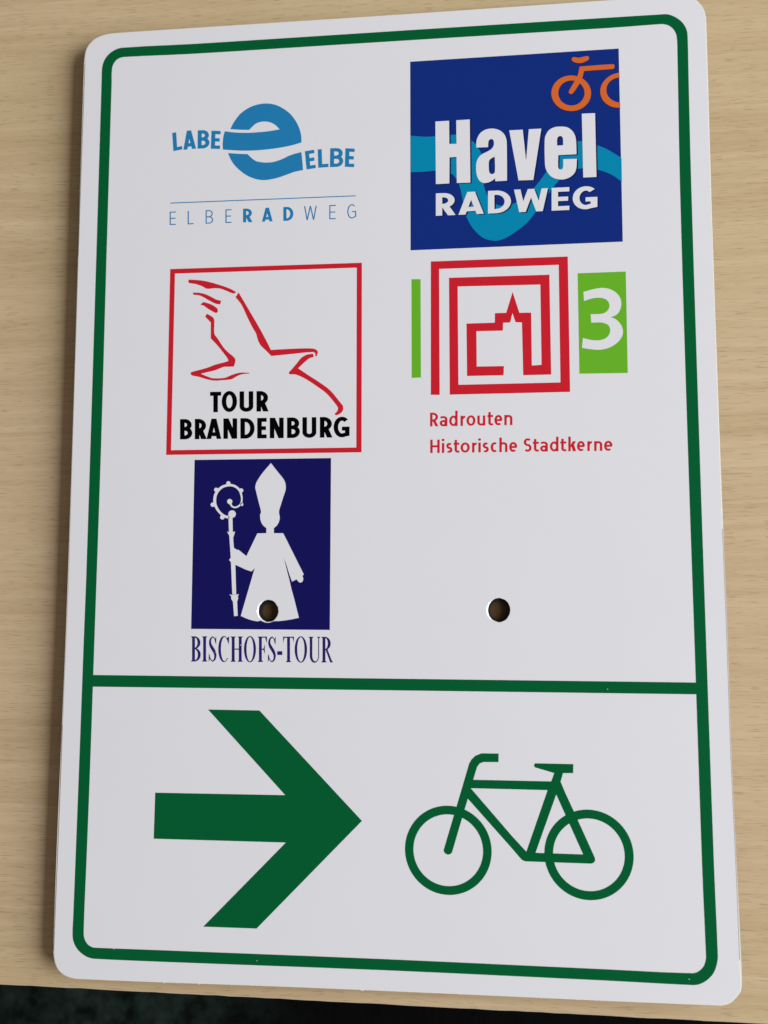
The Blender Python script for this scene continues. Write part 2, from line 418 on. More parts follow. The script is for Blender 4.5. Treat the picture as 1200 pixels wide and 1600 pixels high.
# dark hardboard under the panel, seen through the holes and showing as thin dark slivers at the upper corners
bx0, by0 = P(84, 1532); bx1, by1 = P(1104, -7)
bpx = [(130.2, 92), (122, 400), (113, 700), (102, 1000), (88.5, 1350), (83.2, 1455), (84.8, 1505), (95, 1519), (120, 1527), (600, 1545), (1118, 1568), (1144, 1562), (1156, 1540), (1148, 1350),
       (1134, 1000), (1124, 740), (1109, 300), (1104.4, 60), (1104, 22), (1090, 2), (1072, -5), (950, 2), (300, 46), (190, 51.5), (166, 52.4), (160.5, 53.6), (150, 61), (141, 69), (134, 77), (131, 80)]
s = Sheet(); s.slab([[P(x, y) for x, y in bpx]], 0.0001, B0 - .0001)
s.build('backing_board', M_HARD, sign)

# face film, cut back from the edge of the panel, with a ragged lower edge
def inset(pts, dl, dr, db, dt):
    out = []
    for x, y in pts:
        nx = x + (dl if x < 300 else 0) * min(1, (300 - x) / 100 if x < 300 else 0) - (dr if x > 900 else 0) * min(1, (x - 900) / 150 if x > 900 else 0)
        out.append((nx, y))
    return out
fl_left = [(x + d, y) for (x, y), d in zip(left_e, [2.0, 1.8, 1.3, .9, .8, .9, 1.6, 1.2, 2.2, 2.3, 1.6, 1.2])]
fl_right = [(x - d, y) for (x, y), d in zip(right_e, [3.2, 1.7, 1.6, 1.7, 1.6, .8, .8, .9, 1.4, 1.4])]
fb = []
for i in range(len(bot_e) - 1):
    (x0, y0), (x1, y1) = bot_e[i], bot_e[i + 1]
    k = int((x1 - x0) / 3.2)
    for j in range(k):
        t = j / k; d = random.uniform(-.2, .25)
        if random.random() < .10: d = random.uniform(.6, 2.4)
        fb.append((x0 + (x1 - x0) * t, y0 + (y1 - y0) * t - .9 + d))
film_px = smooth(fl_left, False, 3) + smooth([(x + .8, y - .6) for x, y in bl_c], False, 3) + fb + \
    smooth([(x - 1.6, y - 1.0) for x, y in br_c], False, 3) + smooth(fl_right, False, 3) + \
    smooth([(x - .6, y + .6) for x, y in tr_c], False, 3) + [(x, y + .7) for x, y in top_e] + smooth([(x + .8, y + .6) for x, y in tl_c], False, 3)
s = Sheet(); s.slab([[P(x, y) for x, y in film_px], f1, f2], B0 + .003002, T)
s.build('face_film', M_WHITE, sign)

Z1, Z2, Z3, Z4 = T + .000010, T + .000022, T + .000034, T + .000046

# cut edge of the film, a fine grey line where the film stops short of the panel edge
for side, pts, w in (('l', [p for p in smooth(fl_left, False, 3) if p[1] > 1090], .85), ('l', [p for p in smooth(fl_left, False, 3) if p[1] < 420], .5),
                     ('r', [p for p in smooth(fl_right, False, 3) if p[1] > 780], .85)):
    q = .45 if side == 'r' else -.45
    s = Sheet(); s.poly(ribbon([(x + q, y) for x, y in pts], w), z=B0 + .00306); s.build('film_edge', M_GLUE, sign)

# green border
bo = [(190, 74.6), (300, 68.7), (500, 56), (700, 43.2), (950, 27.6), (1034, 22.4), (1043, 22.3), (1054, 26), (1065.6, 34.4), (1072.9, 46.5), (1074.6, 60.4), (1076, 125),
      (1080.2, 291.7), (1093.1, 700), (1103.3, 1000), (1115.6, 1350), (1121.5, 1487.5), (1121.2, 1501), (1115.6, 1519.5), (1104.2, 1532), (1091.7, 1538.2), (1081, 1539.2),
      (950, 1532.3), (600, 1516), (250, 1502.7), (150, 1498.3), (141, 1497), (132, 1493), (121.9, 1484.4), (115.4, 1473), (113.3, 1461), (114.4, 1433), (117.7, 1350), (123.5, 1200), (130.9, 1000),
      (134.8, 900), (141.2, 700), (150.5, 400), (158.6, 130), (159.3, 108), (161.2, 98.4), (167.2, 87.6), (177.2, 79.2)]
bi = [(195, 89), (300, 84.2), (500, 71.7), (700, 59.2), (950, 43.8), (1028, 38), (1037, 37.8), (1046, 40.6), (1053.4, 47.4), (1057.3, 57.3), (1058.4, 80), (1062.5, 291.7), (1074.8, 700),
      (1085, 1000), (1096.9, 1350), (1102.9, 1490), (1103, 1497), (1100, 1508.5), (1092.5, 1517), (1082, 1520.6), (950, 1514.6), (600, 1498.5), (250, 1484.6), (150, 1480.8), (144, 1479.8), (137.5, 1475.8), (132.4, 1467.8), (130.8, 1456.3), (135, 1350),
      (140.8, 1200), (147.6, 1000), (157.9, 700), (166.5, 400), (174.5, 130), (175, 108), (178.6, 97.8), (185.6, 91.3)]
s = Sheet(); s.poly(smooth(bo, True, 3, 60), [smooth(bi, True, 3, 60)], z=Z1)
border = s.build('border_line', M_GREEN, sign)
s = Sheet(); s.poly([(139, 1054.4), (145.2, 1054.6), (600, 1060.2), (1087, 1066.4), (1095, 1066.5), (1096, 1085.2), (1088, 1084.9), (600, 1078.5), (144, 1072.9), (138, 1072.8)], z=Z1 + .000008)
s.build('divider_line', M_GREEN, sign)

# arrow
s = Sheet(); s.poly(Z(220, 1090, 3.3333, [(350, 62), (618, 67), (1152, 642), (603, 1203), (325, 1193), (755, 755), (67, 735), (75, 495), (752, 508)]), z=Z1)
s.build('arrow', M_GREEN, sign)

# bicycle pictogram
def disc_ring(c, hx, hy, gx, gy, n=72):       # true circles on the sign: outer / inner half widths in pixels
    cx, cy = P(*c)
    def rad(a, b):
        return ((Vector(P(c[0] + a, c[1])) - Vector(P(c[0] - a, c[1]))).length + (Vector(P(c[0], c[1] + b)) - Vector(P(c[0], c[1] - b))).length) / 4
    R, r = rad(hx, hy), rad(gx, gy)
    k = lambda q: [(cx + q * math.cos(2 * math.pi * i / n), cy + q * math.sin(2 * math.pi * i / n)) for i in range(n)]
    return k(R), k(r)
s = Sheet()
s.poly([(693.3, 1327.5), (719.3, 1239.9), (733, 1193), (736.7, 1186.6), (743, 1180.7), (752.3, 1177), (779.2, 1177.4), (778.9, 1190.8), (755.5, 1190.7), (749.7, 1192.8), (745.5, 1198.3), (739.4, 1218.3),
        (861.3, 1220.9), (865.9, 1207.9), (835.7, 1199), (834.1, 1195.8), (835.9, 1192.6), (895.9, 1193.9), (895.6, 1208), (879.7, 1208), (876, 1221.4), (884, 1240.4), (896.3, 1266.8), (929.5, 1340.2), (930, 1344.6), (927.8, 1348.1), (923.4, 1349.5),
        (821, 1345.9), (816.6, 1344.3), (813.1, 1341.1), (800, 1325.7), (731, 1248), (706.3, 1332), (704, 1334.4), (699.9, 1335.4), (695.9, 1333.9), (693.5, 1330.6)],
       [[(735.7, 1231.6), (855.6, 1234.6), (822.4, 1330.6), (800, 1306.3)], [(869.1, 1241.4), (911.1, 1335), (836.8, 1332.4)]], z=Z1)
bike = s.build('bicycle_symbol', M_GREEN, sign)
for c, a, b, g, h in [((700.2, 1328.3), 67.5, 70, 54.1, 56.3), ((920.0, 1335.4), 69.7, 70.8, 55.8, 56.8)]:
    s = Sheet(); R_, r_ = disc_ring(c, a, b, g, h); s.poly(R_, [r_], z=Z1 + .00001, px=False); s.build('wheel', M_GREEN, bike)

# --- logo 1: blue round e with river band
z1 = lambda p: Z(260, 150, 7.5, p)
z2 = lambda p: Z(400, 150, 7.5, p)
s = Sheet()
up = z1([(748, 388), (800, 292), (880, 196), (1000, 122), (1130, 89)]) + z2([(200, 96), (300, 135), (400, 208), (470, 300), (512, 390), (530, 470), (533, 545), (400, 583), (200, 618), (0, 637)]) + \
    z1([(900, 641), (780, 636), (662, 628), (659, 560), (667, 480), (684, 413), (800, 427), (950, 431), (1050, 426)]) + z2([(150, 412), (277, 391), (230, 343), (180, 314), (110, 299), (50, 305), (0, 323)]) + z1([(1010, 357), (968, 398), (850, 395)])
s.poly(smooth(up, True, 4, 42), z=Z1)
lo = z1([(722, 668), (750, 735), (800, 812), (880, 888), (960, 940), (1050, 974)]) + z2([(80, 986), (150, 981), (250, 960), (350, 926), (450, 890), (552, 868), (545, 780), (532, 657), (450, 678), (380, 703), (300, 742), (200, 773), (120, 780), (50, 774)]) + \
    z1([(1050, 762), (1000, 728), (950, 680), (850, 677)])
s.poly(smooth(lo, True, 4, 42), z=Z1)
el = s.build('river_emblem', M_SKY, sign, 'blue round letter e crossed by a river band')
s = Sheet()
for ch, BL, BR, TL in [('L', (270.9, 236.2), (285.0, 233.4), (269.1, 207.7)), ('A', (286.6, 234.2), (306.4, 232.2), (285.4, 205.0)), ('B', (308.7, 232.3), (327.2, 231.6), (309.0, 203.7)), ('E', (329.4, 232.4), (343.8, 232.8), (330.5, 204.2)),
                       (None, 0, 0, 0), ('E', (479.0, 264.8), (493.6, 262.6), (476.3, 236.2)), ('L', (497.4, 262.2), (513.3, 261.0), (496.4, 233.4)), ('B', (515.5, 261.2), (536.2, 260.5), (516.0, 231.7)), ('E', (538.8, 260.6), (553.3, 261.3), (539.8, 231.6))]:
    if ch is None:
        s.build('lettering', M_SKY, el); s = Sheet(); continue
    put(s, ch, BL, BR, TL, 6.3, 5.3, Z1)
s.build('lettering', M_SKY, el)
s = Sheet(); s.poly([(266.2, 316.6), (555.8, 305.2), (555.9, 306.7), (266.3, 318.1)], z=Z1); s.build('underline', M_SKY, el)
s = Sheet()
bl = ((265, 351.6), (556, 341.2)); tl = ((265, 330.8), (556, 318.8))
word(s, [('E', 265.1, 274.9), ('L', 293.3, 302.4), ('B', 321.3, 333.0), ('E', 352.3, 361.8)], bl, tl, 1.75, 1.6, Z1)
word(s, [('R', 379.8, 394.4), ('A', 409.3, 426.0), ('D', 442.7, 458.4)], bl, tl, 4.9, 4.0, Z1)
word(s, [('W', 475, 495), ('E', 514.5, 524.8), ('G', 542.7, 556.6)], bl, tl, 1.75, 1.6, Z1)
s.build('lettering', M_SKY, el)

# --- logo 2: dark blue square
s = Sheet(); s.poly([(640.9, 96.4), (966.7, 75.8), (973.1, 377.6), (641.5, 391.2)], z=Z1)
hv = s.build('logo_panel', M_BLUE, sign, 'dark blue square panel with cyan river band')
z5 = lambda p: Z(660, 160, 7.5, p)
z6 = lambda p: Z(800, 160, 6.6667, p)
band = [(641.3, 212), (661, 213.6), (680, 213), (712, 210.4), (726, 213), (737.3, 220), (743, 225), (748, 232), (752, 241), (755, 265), (755.7, 288), (758.7, 298.7), (764, 310), (773.3, 318), (780, 321), (785, 321.4), (800, 318.9), (809.3, 314.8), (818.8, 308.5), (836, 292),
        (852.5, 270), (862, 254), (872, 238), (884, 227), (894, 222), (902.7, 220.8), (912, 221), (933.5, 227), (950, 234), (971.1, 247), (971.7, 284.2), (959, 274.9), (944, 268), (933.5, 265), (918, 263), (903.5, 263.8), (890, 268), (872, 283.3), (855.5, 304.7), (836, 332.5), (821.8, 349.7),
        (802, 364.5), (787.5, 373), (773, 376.2), (755.4, 372), (740.8, 359), (732.5, 346.5), (727.5, 335), (724, 317.3), (720.7, 301.3), (718, 290), (712.7, 279.3), (705.3, 271.3), (693, 266.5), (680, 266.5), (661, 268.4), (641.6, 269)]
s = Sheet(); s.poly(smooth(band, True, 3, 50), z=Z2); s.build('river_band', M_CYAN, hv)
Hh = z5([(152, 225), (313, 215), (316, 487), (400, 487), (396, 210), (555, 200), (562, 940), (403, 945), (400, 640), (318, 645), (316, 950), (158, 958)])
Ao = smooth(z5([(632, 530), (632, 470), (645, 415), (680, 358), (740, 320), (820, 307), (900, 325), (960, 375), (985, 440), (990, 520), (992, 918), (855, 925), (852, 890), (820, 915), (780, 936), (720, 945), (670, 918), (640, 860), (629, 780), (635, 700), (660, 645), (700, 607), (760, 577), (810, 545), (835, 505), (838, 462), (827, 437), (805, 430), (782, 442), (772, 475), (770, 525)]), True, 4, 55)
Ai = smooth(z5([(848, 635), (850, 810), (835, 835), (805, 840), (786, 822), (779, 780), (780, 690), (800, 662)]), True, 3, 70)
Vv = [(795.7, 203.7), (816.8, 202.7), (822, 251.5), (826.3, 202), (845.8, 201), (833.3, 281.2), (810.2, 282)]
Eo = smooth(z6([(340, 400), (350, 345), (385, 290), (440, 260), (510, 252), (580, 262), (630, 300), (658, 350), (668, 410), (672, 540), (482, 550), (480, 670), (489, 692), (508, 700), (525, 692), (533, 665), (533, 592), (675, 588), (672, 670), (655, 730), (610, 775), (560, 797), (510, 804), (440, 790), (390, 755), (355, 700), (343, 640)]), True, 4, 60)
Ei = smooth(z6([(470, 450), (470, 385), (480, 360), (505, 350), (525, 362), (532, 388), (532, 447)]), True, 3, 60)
Ll = z6([(727, 118), (865, 112), (880, 777), (742, 783)])
def havel(s, dx, dy, z):
    m = lambda q: [(x + dx, y + dy) for x, y in q]
    s.poly(m(Hh), z=z); s.poly(m(Ao), [m(Ai)], z=z); s.poly(m(Vv), z=z); s.poly(m(Eo), [m(Ei)], z=z); s.poly(m(Ll), z=z)
    for ch, x0, x1, tv in [('R', 681, 711.9, 10), ('A', 716.3, 755.9, 11), ('D', 762.5, 798.4, 10), ('W', 803.1, 856.2, 9.6), ('E', 861.9, 889.6, 10), ('G', 894.9, 933.4, 10.5)]:
        word(s, [(ch, x0 + dx, x1 + dx)], ((681 + dx, 337.3 + dy), (933 + dx, 326.2 + dy)), ((681 + dx, 302.3 + dy), (933 + dx, 290.2 + dy)), tv, 6.6, z)
s = Sheet(); havel(s, 2.3, 1.3, Z3); s.build('lettering_shadow', M_SHADE, hv, 'dark blue printed drop shadow of the lettering')
s = Sheet(); havel(s, 0, 0, Z4); s.build('lettering', M_WPRINT, hv, 'white lettering on the blue panel')
z7 = lambda p: Z(850, 70, 9.2308, p)
def bike2(s, dx, dy, z):
    m = lambda q: [(x + dx, y + dy) for x, y in q]
    s.poly(m(arc(892.5, 145.8, 31.0, 27.8, 0, 360, 48)[:-1]), [m(arc(892.8, 145.4, 20.6, 19.6, 0, 360, 48)[:-1])], z=z)
    s.poly(m(smooth(z7([(375, 712), (357, 690), (362, 662), (440, 525), (483, 450), (515, 315), (985, 280), (1010, 288), (1018, 312), (1008, 342), (985, 350), (590, 378), (574, 385), (553, 470), (515, 555), (415, 700)]), True, 3, 40)), z=z)
    s.poly(m(smooth(z7([(400, 205), (412, 185), (440, 178), (500, 188), (560, 175), (630, 165), (648, 180), (645, 210), (610, 235), (560, 258), (510, 265), (450, 255), (405, 230)]), True, 4, 90)), z=z)
    w2 = z7([(1087, 402), (1000, 425), (920, 470), (850, 545), (815, 630), (815, 715), (850, 800), (920, 865), (1000, 900), (1100, 910), (1100, 835), (1040, 825), (970, 790), (920, 735), (900, 670), (910, 590), (950, 530), (1010, 490), (1090, 468)])
    s.poly([(min(x, 969.5) if y > 140 else min(x, 968.2), y) for x, y in smooth(w2 if dx == 0 else [(x + (dx if x < 966 else 0), y + dy) for x, y in w2], True, 4, 70)], z=z)
s = Sheet(); bike2(s, -.3, 1.1, Z3); s.build('bicycle_shadow', M_SHADE2, hv, 'dark printed outline behind the orange bicycle')
s = Sheet(); bike2(s, 0, 0, Z4); s.build('bicycle_mark', M_ORANGE, hv, 'orange outline bicycle cut off by the panel edge')

# --- logo 3: bird in a red frame
s = Sheet(); s.poly([(265.95, 420.4), (565.5, 410.5), (564.9, 706.7), (259.6, 710.8)], [[(273.4, 427.5), (557.5, 418.2), (556.7, 699.2), (267.3, 703.4)]], z=Z1)
tb = s.build('logo_frame', M_RED, sign, 'thin red square frame around the bird logo')
b1 = lambda p: Z(270, 420, 8.0, p)
b2 = lambda p: Z(400, 450, 7.0588, p)
s = Sheet()
for q in (b1([(200, 135), (290, 139), (400, 152), (520, 182), (640, 220), (730, 255), (792, 290), (775, 308), (750, 308), (680, 280), (600, 250), (520, 243), (430, 250), (370, 220), (290, 192), (200, 178), (192, 155)]),
          b1([(248, 297), (330, 300), (400, 315), (480, 350), (545, 385), (606, 398), (592, 445), (540, 438), (480, 410), (400, 365), (340, 335), (260, 325)]),
          b1([(345, 450), (380, 415), (440, 430), (510, 460), (560, 500), (565, 535), (545, 555), (520, 545), (440, 500), (385, 460)]),
          b1([(425, 562), (480, 590), (512, 620), (520, 660), (520, 810), (560, 870), (640, 990), (700, 1050), (770, 1110), (783, 1150), (765, 1220), (700, 1225), (640, 1225), (540, 1265), (440, 1290), (350, 1312), (430, 1345), (500, 1368), (650, 1362), (740, 1325), (840, 1298), (960, 1300), (960, 1308), (850, 1322), (790, 1350), (730, 1382), (620, 1392), (520, 1398), (420, 1380), (330, 1352), (240, 1335), (222, 1312), (228, 1292), (300, 1272), (420, 1240), (540, 1195), (640, 1170), (695, 1152), (690, 1130), (640, 1060), (560, 960), (475, 870), (475, 670), (405, 600)]),
          b1([(785, 355), (822, 295), (880, 392), (950, 510), (1020, 630), (1100, 770), (1170, 900)]) + b2([(165, 683), (300, 675), (450, 668), (560, 665), (640, 670), (675, 688), (682, 715), (665, 758), (655, 750), (655, 722), (640, 707), (560, 710), (450, 722), (300, 737), (170, 750), (100, 680), (50, 630), (20, 570), (0, 500)]) + b1([(1000, 740), (930, 600), (860, 450)]),
          b2([(632, 725), (635, 762), (590, 775), (540, 815), (465, 885), (560, 950), (700, 1040), (820, 1130), (900, 1225), (960, 1300), (960, 1345), (930, 1385), (885, 1405), (865, 1393), (900, 1350), (905, 1320), (870, 1270), (780, 1165), (680, 1090), (550, 1005), (440, 955), (370, 952), (360, 933), (400, 890), (450, 830), (500, 770), (560, 735)])):
    s.poly(smooth(q, True, 3, 38), z=Z1)
s.build('bird_outline', M_RED, tb)
s = Sheet()
word(s, [('T', 328.2, 345.6), ('O', 346.4, 370.4, 1.03), ('U', 374.3, 395.8), ('R', 400.8, 419.8)], ((328, 644.3), (420, 642.8)), ((328, 612.3), (420, 610.8)), 7.2, 6.2, Z1)
word(s, [('B', 281.3, 300.5), ('R', 304.4, 323.0), ('A', 322.8, 345.8), ('N', 349, 370.6), ('D', 375.6, 397.9), ('E', 401.9, 416.7), ('N', 421.5, 443.3), ('B', 448.5, 468.6), ('U', 472.5, 494.3), ('R', 499.8, 519.6), ('G', 521.2, 546.2)],
     ((281, 686.6), (546, 683.3)), ((281, 654.9), (546, 650.9)), 7.2, 6.2, Z1)
s.build('lettering', M_BLACK, tb, 'bold black lettering below the bird')

# --- logo 4: red spiral around a gabled tower, green number panel
q4 = lambda p: Z(630, 390, 3.2432, p)
q6 = lambda p: Z(720, 440, 9.2308, p)
s = Sheet()
s.poly(q4([(140, 736), (140, 60), (834, 35), (846, 721), (236, 735), (232, 143), (741, 127), (750, 633)]) + q6([(900, 1350), (882, 590), (790, 585), (745, 455), (712, 590), (610, 593), (607, 707), (225, 715), (230, 1225), (622, 1218), (617, 1350), (90, 1362), (82, 605), (490, 592), (492, 455), (655, 450), (748, 150), (845, 450), (1015, 447), (1025, 1210), (1165, 1200)]) +
       q4([(695, 177), (276, 187), (280, 685), (797, 673), (788, 77), (182, 98), (185, 736)]), z=Z1)
st = s.build('tower_emblem', M_RED, sign, 'red square spiral ending in a stepped outline with a pointed tower')
s = Sheet(); s.poly(q4([(42, 150), (88, 150), (90, 648), (43, 650)]), z=Z1); s.build('side_bar', M_LIME, st)
s = Sheet(); s.poly(q4([(884, 120), (1128, 111), (1138, 625), (893, 629)]), z=Z1); s.build('number_panel', M_LIME, st)
s = Sheet(); s.poly(smooth(Z(895, 420, 9.41, [(155, 340), (280, 305), (370, 287), (430, 281), (520, 291), (600, 325), (670, 385), (705, 450), (713, 520), (700, 590), (660, 660), (600, 697), (555, 712), (620, 735), (680, 785), (722, 850), (738, 920), (725, 990), (680, 1060), (610, 1120), (520, 1165), (430, 1187), (350, 1190), (250, 1180), (135, 1163), (148, 1018), (240, 1040), (330, 1052), (420, 1045), (490, 1015), (535, 965), (550, 900), (537, 850), (500, 813), (440, 793), (390, 788), (272, 792), (262, 668), (400, 664), (460, 650), (510, 615), (537, 560), (530, 500), (490, 452), (430, 430), (350, 426), (260, 442), (165, 475)]), True, 4, 45), z=Z2)
s.build('number', M_WPRINT, st, 'white figure 3 on the green panel')
t1 = lambda q: [((c,) + (660 + a / 7.5, 660 + b / 7.5) + tuple(r)) for c, a, b, *r in q]
s = Sheet()
word(s, t1([('R', 90, 188), ('a', 203, 293, .74), ('d', 314, 413, 1.12), ('r', 447, 503, .74), ('o', 517, 622, .76), ('u', 644, 737, .74), ('t', 762, 828, .98), ('e', 844, 938, .76), ('n', 960, 1055, .75)]),
     ((672, 666.4), (800.7, 664.2)), ((672, 644.8), (800.7, 642.9)), 3.8, 3.2, Z1)
word(s, t1([('H', 92, 203), ('i', 228, 257, 1.06), ('s', 280, 352, .74), ('t', 367, 433, .96), ('o', 447, 555, .76), ('r', 582, 638, .74), ('i', 655, 685, 1.06), ('s', 707, 778, .74), ('c', 800, 878, .75), ('h', 902, 997, 1.1), ('e', 1017, 1112, .75)]),
     ((672.3, 707.9), (808.3, 706.1)), ((672.3, 687.0), (808.3, 685.4)), 3.8, 3.2, Z1)
t2 = lambda q: [((c,) + (810 + a / 7.5, 810 + b / 7.5) + tuple(r)) for c, a, b, *r in q]
word(s, t2([('S', 63, 155), ('t', 170, 240, .94), ('a', 255, 345, .75), ('d', 369, 470, 1.1), ('t', 490, 562, .94), ('k', 585, 677, 1.1), ('e', 687, 780, .76), ('r', 808, 862, .74), ('n', 888, 983, .74), ('e', 1004, 1103, .76)]),
     ((818.7, 705.9), (957, 704.4)), ((818.7, 684.9), (957, 683.6)), 3.8, 3.2, Z1)
s.build('lettering', M_RED, st, 'two lines of small red lettering below the emblem')

# --- logo 5: navy panel with white bishop figure and crosier
hp = [(H1[0] - .8 + 18.0 * math.cos(a * math.pi / 24), H1[1] + .2 + 18.6 * math.sin(a * math.pi / 24)) for a in range(48)]
s = Sheet(); s.poly([(304, 718.6), (517.3, 715.7), (515.4, 984.3), (298.6, 982.7)], [hp], z=Z1)
bp_ = s.build('logo_panel', M_NAVY, sign, 'dark navy upright panel with white bishop figure')
m3 = lambda p: Z(395, 720, 13.333, p)
m4 = lambda p: Z(440, 820, 16.0, p)
hc = [(H1[0] - 1.0 + 17.9 * math.cos(math.radians(a)), H1[1] + .2 + 18.3 * math.sin(math.radians(a))) for a in range(62, -243, -9)]
s = Sheet()
bish = smooth(m3([(378, 48), (280, 160), (190, 270), (110, 390), (68, 470), (52, 560), (70, 640), (120, 850), (172, 1060), (155, 1120), (158, 1220), (190, 1310), (230, 1360), (282, 1400), (282, 1508), (95, 1512)]), False, 3, 35) + \
    [(385, 869), (373, 859.2), (370, 859), (365.5, 856), (362, 868), (363, 880), (368, 882.5), (384, 890), (393, 893), (398, 887.6), (376.2, 962.4), (386, 966.8), (393.7, 969.3), (402, 970.9)] + \
    hc[::-1] + [(436, 970.4), (444, 969.6), (456, 967.7), (467, 965.3), (460, 937), (455.3, 920), (452.2, 906), (449, 893.8), (446.3, 883), (443.6, 871.5), (447.6, 883), (451.8, 896.5), (456.2, 908.8), (463.4, 905.2)] + \
    smooth(m4([(375, 1362), (415, 1415), (465, 1445), (520, 1420), (542, 1350), (520, 1275), (555, 1240)]), False, 3, 60)[1:] + [(442.6, 833.2)] + \
    smooth(m3([(625, 1508), (440, 1508), (440, 1400), (500, 1350), (545, 1270), (562, 1180), (545, 1060), (590, 900), (640, 740), (680, 620), (688, 540), (670, 440), (625, 360), (520, 230), (378, 48)]), False, 3, 35)[:-1]
s.poly(bish, z=Z2)
s.build('bishop_figure', M_WPRINT, bp_)
s = Sheet(); c2 = lambda p: Z(340, 810, 10, p); c1 = lambda p: Z(320, 740, 15, p)
s.poly(c2([(168, -60), (232, -60), (237, 200), (250, 400), (278, 720), (291, 1190), (230, 1190), (218, 900), (205, 600), (178, 200)]), z=Z3)
s.poly(c2([(148, 206), (174, 213), (237, 211), (272, 206), (262, 245), (249, 292), (189, 292), (176, 255)]), z=Z3)
s.poly(c2([(180, 650), (206, 612), (212, 688)]), z=Z3)
s.poly(c2([(182, 1188), (230, 1196), (290, 1192), (332, 1182), (318, 1215), (322, 1250), (305, 1302), (315, 1522), (258, 1528), (240, 1300), (215, 1262), (212, 1215)]), z=Z3)
s.poly([(362.7 + 5.9 * math.cos(a / 3), 803.2 + 5.9 * math.sin(a / 3)) for a in range(19)], z=Z3)
sp = [(575, 1022), (520, 1016), (470, 1000), (400, 955), (330, 885), (275, 800), (243, 720), (232, 620), (252, 500), (310, 400), (400, 318), (500, 280), (600, 270), (700, 293), (780, 350), (832, 425), (860, 520), (868, 600), (858, 680), (820, 740), (760, 780), (700, 792), (650, 775), (618, 740), (600, 690)]
sw = [72, 60, 56, 54, 56, 60, 64, 68, 68, 62, 60, 56, 56, 54, 52, 48, 44, 38, 38, 38, 38, 38, 38, 40, 60]
k = smooth(sp, False, 3, 80); wk = []
for i in range(len(sw) - 1): wk += [(sw[i] + (sw[i + 1] - sw[i]) * j / 3) / 15 for j in range(3)]
wk.append(sw[-1] / 15)
s.poly(ribbon(c1(k), wk), z=Z3)
for x, y, r in [(585, 655, 62), (553, 228, 50), (268, 380, 50), (853, 395, 50), (868, 722, 36), (188, 728, 52), (412, 1022, 54)]:
    s.poly(c1(arc(x, y, r, r, 0, 360, 14)[:-1]), z=Z3)
s.build('crosier', M_WPRINT, bp_)
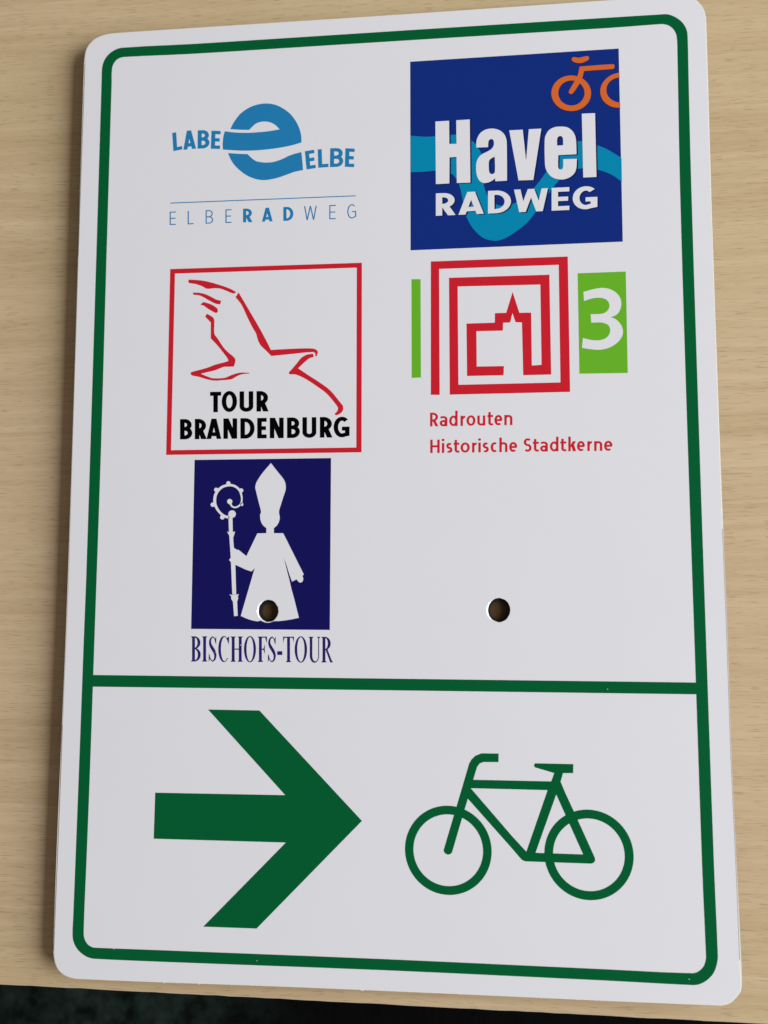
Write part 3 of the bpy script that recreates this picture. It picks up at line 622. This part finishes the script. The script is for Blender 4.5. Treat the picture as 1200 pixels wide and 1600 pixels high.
# serif lettering
def serif(s, ch, x0, x1, yb, yt, z):
    w = x1 - x0; h = yb - yt; f = lambda pts: [(x0 + a, yb - b) for a, b in pts]
    st_, th, sf = 4.5, 1.8, 1.2
    def stem(x, wd=st_, top=True, bot=True, ov=1.7):
        a = x - wd / 2; b = x + wd / 2
        pts = [(a, sf + 1.6 if bot else 0), (a, h - sf - 1.6 if top else h)]
        if top: pts += [(a - ov * .3, h - sf - .4), (a - ov, h - sf), (a - ov, h), (b + ov, h), (b + ov, h - sf), (b + ov * .3, h - sf - .4)]
        else: pts += [(b, h)]
        pts += [(b, h - sf - 1.6 if top else h), (b, sf + 1.6 if bot else 0)]
        if bot: pts += [(b + ov * .3, sf + .4), (b + ov, sf), (b + ov, 0), (a - ov, 0), (a - ov, sf), (a - ov * .3, sf + .4)]
        s.poly(f(pts), z=z)
    def thin(a, b, t=th): s.poly(f(ribbon([a, b], t)), z=z)
    def half(xa, y0, y1, xb):                 # modelled bowl: thin at top and bottom, thick at the right
        cy = (y0 + y1) / 2; o = [(xa, y1)] + arc(xa + 1.5, cy, xb - xa - 1.5, (y1 - y0) / 2, 90, -90, 18) + [(xa, y0)]
        i_ = [(xa, y0 + th)] + arc(xa + 1.5, cy, xb - xa - 1.5 - st_, (y1 - y0) / 2 - th, -90, 90, 18) + [(xa, y1 - th)]
        s.poly(f(o + i_), z=z)
    if ch == 'B': stem(w * .30); half(w * .30, h * .50, h, w * .97); half(w * .30, 0, h * .50 + th * .8, w)
    elif ch == 'I': stem(w / 2)
    elif ch == 'H': stem(w * .22, ov=1.5); stem(w * .80, ov=1.5); thin((w * .2, h / 2), (w * .8, h / 2))
    elif ch == 'O': s.poly(f(arc(w / 2, h / 2, w / 2, h / 2 + .7, 0, 360, 40)[:-1]), [f(arc(w / 2, h / 2, w / 2 - 4.0, h / 2 - .9, 0, 360, 40)[:-1])], z=z)
    elif ch == 'C':
        o = arc(w * .52, h / 2, w * .52, h / 2 + .7, 42, 318, 30); i_ = arc(w * .58, h / 2, w * .58 - 4.1, h / 2 - .9, 310, 46, 30)
        s.poly(f(o + i_), z=z); s.poly(f([(w * .86, h * .80), (w * .98, h * .68), (w * 1.0, h + .2), (w * .9, h * .97), (w * .80, h * .93)]), z=z)
    elif ch == 'F': stem(w * .33); thin((w * .3, h - th / 2), (w, h - th / 2)); s.poly(f([(w * .82, h - .1), (w, h), (w, h * .74), (w * .94, h * .80), (w * .85, h * .90)]), z=z); thin((w * .3, h * .5), (w * .72, h * .5)); s.poly(f([(w * .62, h * .5), (w * .78, h * .70), (w * .78, h * .30)]), z=z)
    elif ch == 'T': stem(w / 2, top=False); thin((0, h - th / 2), (w, h - th / 2)); s.poly(f([(0, h), (w * .2, h), (w * .07, h * .88), (0, h * .74)]), z=z); s.poly(f([(w, h), (w * .8, h), (w * .93, h * .88), (w, h * .74)]), z=z)
    elif ch == 'U':
        xa = w * .22; xb = w * .84
        o = [(xa - 2, h * .92), (xa - 2, h * .3)] + arc((xa + xb) / 2 - .65, h * .26, (xb - xa) / 2 + 1.35, h * .26 + .7, 180, 360, 20) + [(xb + .7, h * .92)]
        i_ = [(xb - .7, h * .92)] + arc((xa + xb) / 2 + .65, h * .26, (xb - xa) / 2 - 1.35, h * .26 - 1.6, 360, 180, 20) + [(xa + 2, h * .92)]
        s.poly(f(o + i_), z=z)
        for x, wd in ((xa, 4.0), (xb, 1.4)): s.poly(f([(x - wd / 2, h * .90), (x - wd / 2, h - sf - 1), (x - wd / 2 - 1.6, h - sf), (x - wd / 2 - 1.6, h), (x + wd / 2 + 1.6, h), (x + wd / 2 + 1.6, h - sf), (x + wd / 2, h - sf - 1), (x + wd / 2, h * .90)]), z=z)
    elif ch == 'R': stem(w * .27); half(w * .27, h * .48, h, w * .82); s.poly(f([(w * .38, h * .52), (w * .56, h * .52), (w * .90, h * .08), (w * 1.0, sf), (w * 1.0, 0), (w * .78, 0)]), z=z)
    elif ch == 'S':
        c = [(w * .86, h * .76), (w * .78, h * .90), (w * .52, h * .985), (w * .26, h * .90), (w * .18, h * .74), (w * .34, h * .60), (w * .64, h * .44), (w * .84, h * .27), (w * .76, h * .09), (w * .48, h * .015), (w * .2, h * .12), (w * .08, h * .28)]
        ww = [1.0, 1.3, 1.6, 2.6, 3.4, 4.6, 4.8, 3.6, 2.7, 1.6, 1.4, 1.0]
        kk = smooth(c, False, 3, 90); w_ = []
        for i in range(len(ww) - 1): w_ += [ww[i] + (ww[i + 1] - ww[i]) * j / 3 for j in range(3)]
        w_.append(ww[-1]); s.poly(f(ribbon(kk, w_)), z=z)
        s.poly(f([(w * .84, h * .92), (w * .97, h * 1.01), (w * .95, h * .68), (w * .86, h * .74)]), z=z); s.poly(f([(w * .14, h * .08), (w * .01, -.01 * h), (w * .02, h * .33), (w * .10, h * .27)]), z=z)
    elif ch == '-': s.poly([(x0, yb - h * .43), (x0, yb - h * .28), (x1, yb - h * .28), (x1, yb - h * .43)], z=z)
s = Sheet()
for ch, a, b in [('B', 297.6, 313.6), ('I', 315, 324.5), ('S', 326, 338.4), ('C', 341.1, 358), ('H', 360.2, 379.2), ('O', 381.2, 400), ('F', 401.8, 417.2), ('S', 418.5, 431.2), ('-', 433.2, 441.2), ('T', 442.4, 459.4), ('O', 460.4, 479.8), ('U', 481.8, 501), ('R', 501.0, 520.2)]:
    t = (a - 297) / 223; serif(s, ch, a, b, 1033.6 + 1.6 * t, 994.2 + .9 * t, Z1)
s.build('lettering', M_NAVYTXT, bp_, 'narrow navy serif lettering below the panel')

# small flecks and chips in the print
for x, y, r in [(949.3, 1077, 1.0), (401.5, 1501.2, .9), (1077, 1530, 1.1), (178, 1482.3, 1.2), (375.6, 1008, .9), (336.2, 1019.5, .7), (94.5, 1505.5, 1.2)]:
    s = Sheet(); s.poly([(x + .75 * r * random.uniform(.7, 1.2) * math.cos(i * math.pi / 4), y + .75 * r * random.uniform(.7, 1.2) * math.sin(i * math.pi / 4)) for i in range(8)], z=Z4 + .00001)
    s.build('print_fleck', M_WPRINT, sign)
